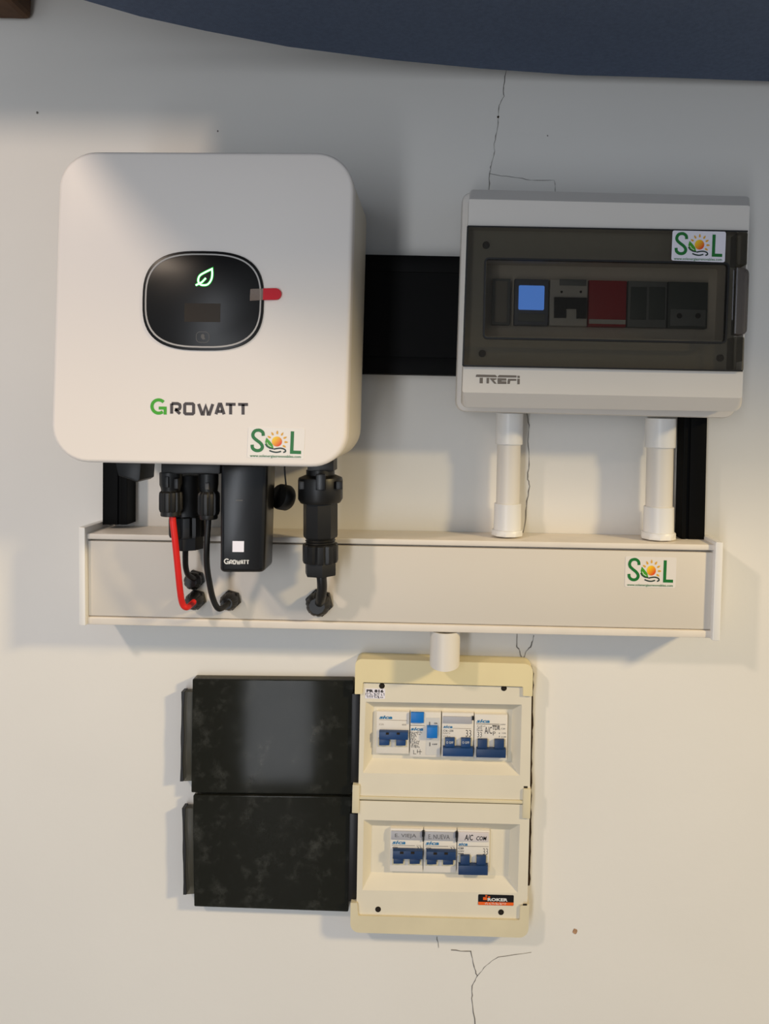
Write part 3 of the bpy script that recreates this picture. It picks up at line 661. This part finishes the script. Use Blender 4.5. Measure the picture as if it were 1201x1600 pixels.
t = breaker(740.3, 1116.5, 792.6, 1187.5, 'breaker with A/C handwritten on it, rightmost of the upper row', GU)
words(t, [('sica', 744, 1123.8, 765, 1129.2, 'sica', .03), ('33', 745.5, 1143.5, 752.5, 1152, 'ink', -.015), ('A/C', 757, 1135.5, 768.5, 1146.5, 'ink', 0), ('TDR', 769, 1134, 781, 1140.5, 'ink', .01), ('P', 770, 1143, 774, 1149, 'ink', -.01), ('LOAD', 781.5, 1131, 789.5, 1132.8, 'ink', 0), ('C20', 782.5, 1137.5, 789, 1139.5, 'ink', 0), ('I ON', 784, 1144.5, 790, 1146.5, 'ink', 0), ('O OFF', 783, 1150.4, 790.5, 1152.4, 'ink', 0)])
for a_ in ((745, 1133.8, 758, 1135.4), (745, 1136.8, 753, 1138.8), (745, 1139.8, 755, 1141.8)): smallprint(*a_, BH+EPS, 'ink', t)
rule(t, [[(744, 1131), (780, 1131.8)], [(769, 1133.5), (781, 1134)], [(780, 1144.5), (780, 1147)], [(780, 1149.5), (780, 1152)]], 'ink', .7); lever(t, (744, 1171, 790.2, 1184.5), [(746, 1156, 761, 1173), (772.4, 1156.3, 787.4, 1173.3)], 'lev2', False)

def low(x0, y0, label, hand, sx):
    t = breaker(x0, y0, x0+51.8, y0+67, label, GLO)
    slab('label_strip', quad(x0+2, y0+4, x0+50, y0+17.4), BH, BH+.0012, 'holder', t, .0003)
    slab('strip_clip', round_poly(quad(x0+50.2, y0+4, x0+54, y0+13), 1.2, 2), BH, BH+.0028, 'blk', t); slab('strip_clip', quad(x0+51, y0+11, x0+53, y0+20), BH, BH+.002, 'blk', t)
    text('handwriting', hand, x0+8, y0+7.6, x0+41, y0+14.6, BH+.0012+EPS, 'icon', t, -.01)
    words(t, [('sica', x0+3.2, y0+18.4, x0+24.5, y0+23.8, 'sica', .03), ('C20', x0+4, y0+28, x0+12, y0+31.6, 'ink', .02), ('230', x0+4, y0+32.4, x0+10, y0+34.6, 'ink', .0), ('33', x0+42, y0+27.5, x0+49, y0+34.4, 'ink', -.015), ('LOAD', x0+41, y0+25.2, x0+49, y0+26.6, 'inkf', .0)])
    rule(t, [[(x0+3, y0+25.6), (x0+39, y0+26.4)]], 'ink', .5)
    lever(t, (x0+4.3, y0+35, x0+51, y0+48.2), [(x0+5.4, y0+46, x0+20.6, y0+55), (x0+30.8, y0+46.4, x0+46.6, y0+55.4)], 'lev2', True)
    for x in (x0+18.5, x0+35.5): poly('notch', [quad(x-2.8, y0+35.8, x+2.8, y0+39.4)], BH+.0064, 'hole', t)
low(609, 1295, 'breaker with raised lever and faded handwritten strip, leftmost of the lower row', 'E. VIEJA', 0)
low(661.2, 1296.2, 'breaker with raised lever and faded strip, middle of the lower row', 'E. NUEVA', 0)
t = breaker(713.6, 1297.5, 764.6, 1365, 'breaker with A/C COM written in bold marker, right end of lower row', GLO)
slab('label_strip', quad(715.4, 1300.5, 763, 1315), BH, BH+.0012, 'holderw', t, .0003)
text('handwriting', 'A/C', 725.5, 1304, 739, 1313, BH+.0012+EPS, 'blk', t, .012, .2); text('handwriting', 'COM', 744, 1306.6, 760, 1313, BH+.0012+EPS, 'blk', t, .012, .2)
words(t, [('sica', 716, 1316.6, 730.4, 1321.2, 'sica', .03), ('C20', 715.6, 1323.6, 724, 1327, 'ink', .02), ('230V', 715.6, 1328.6, 725, 1331, 'ink', 0), ('6000', 715.6, 1332.6, 724, 1334.8, 'ink', .02), ('33', 754.5, 1325.5, 762, 1335.5, 'ink', -.015)])
rule(t, [[(715.5, 1322), (763, 1323)]], 'ink', .5); lever(t, (716, 1353, 762, 1368), [(719, 1338, 733.6, 1355), (744.2, 1338.4, 759, 1355.4)], 'lev2', False)

# ------------------------------------------------------------------ fabric board jutting out above
ZB = .345
pts = []
for px, py in ((130, 0), (220, 26), (320, 48), (450, 73), (600, 92.5), (750, 107), (900, 117.5), (1050, 121.5), (1201, 127)):
    u, v = px-VX, py-VY; zz = u*sr - v*cr; s = ZB/zz; pts.append(((u*cr+v*sr)*s, D - s*F))
near = catmull([Vector(p) for p in ((1.6, .62), (1.1, .635), (.6, .64), (.1, .64), (-.25, .635), (-.42, .62), (-.495, .56), (-.485, .44), (-.44, .31), (-.385, .225))], 5)
out = [(1.6, .06)] + [tuple(p) for p in near] + pts + [(.55, .022), (.85, .024), (1.2, .035)]
lo_ = [Vector((x, -hh, ZO+ZB)) for x, hh in out]
def inset_xy(l, d):
    c = Vector((.1, -.25, 0)); return [Vector((v.x+(c.x-v.x)*d, v.y+(c.y-v.y)*d, v.z)) for v in l]
up = lambda l, dz: [v+Vector((0, 0, dz)) for v in l]
bd = thing('padded_board', (.4, -.4, ZO+ZB), 'dark blue-grey fabric-covered curved board jutting out at the top', 'board')
loft('fabric_cover', [lo_, up(inset_xy(lo_, -.003), .006), up(inset_xy(lo_, -.003), .022), up(lo_, .028)], 'fabric', bd)
for x in (.1, .8):
    boxw('hanger', (x-.03, -.24, ZO+ZB+.0285), (x+.03, -.18, ZO+.4318), 'rail', bd)
# ------------------------------------------------------------------ beam end in the upper left corner, lengthened out of view to shade the wall
wb = thing('wooden_beam', (-.6, 0, ZO+.405), 'dark brown wooden beam end peeking in at the upper left corner, with an unseen length added for shade', 'beam')
boxw('unseen_shade_beam', (-1.10, -.37, ZO+.432), (1.5, -.0005, ZO+.53), 'wood', wb, .004)  # added above the view to keep lamp light off the upper wall
boxw('corbel', (-.62, -.16, ZO+.396), (-.437, -.0005, ZO+.4318), 'wood', wb, .006)
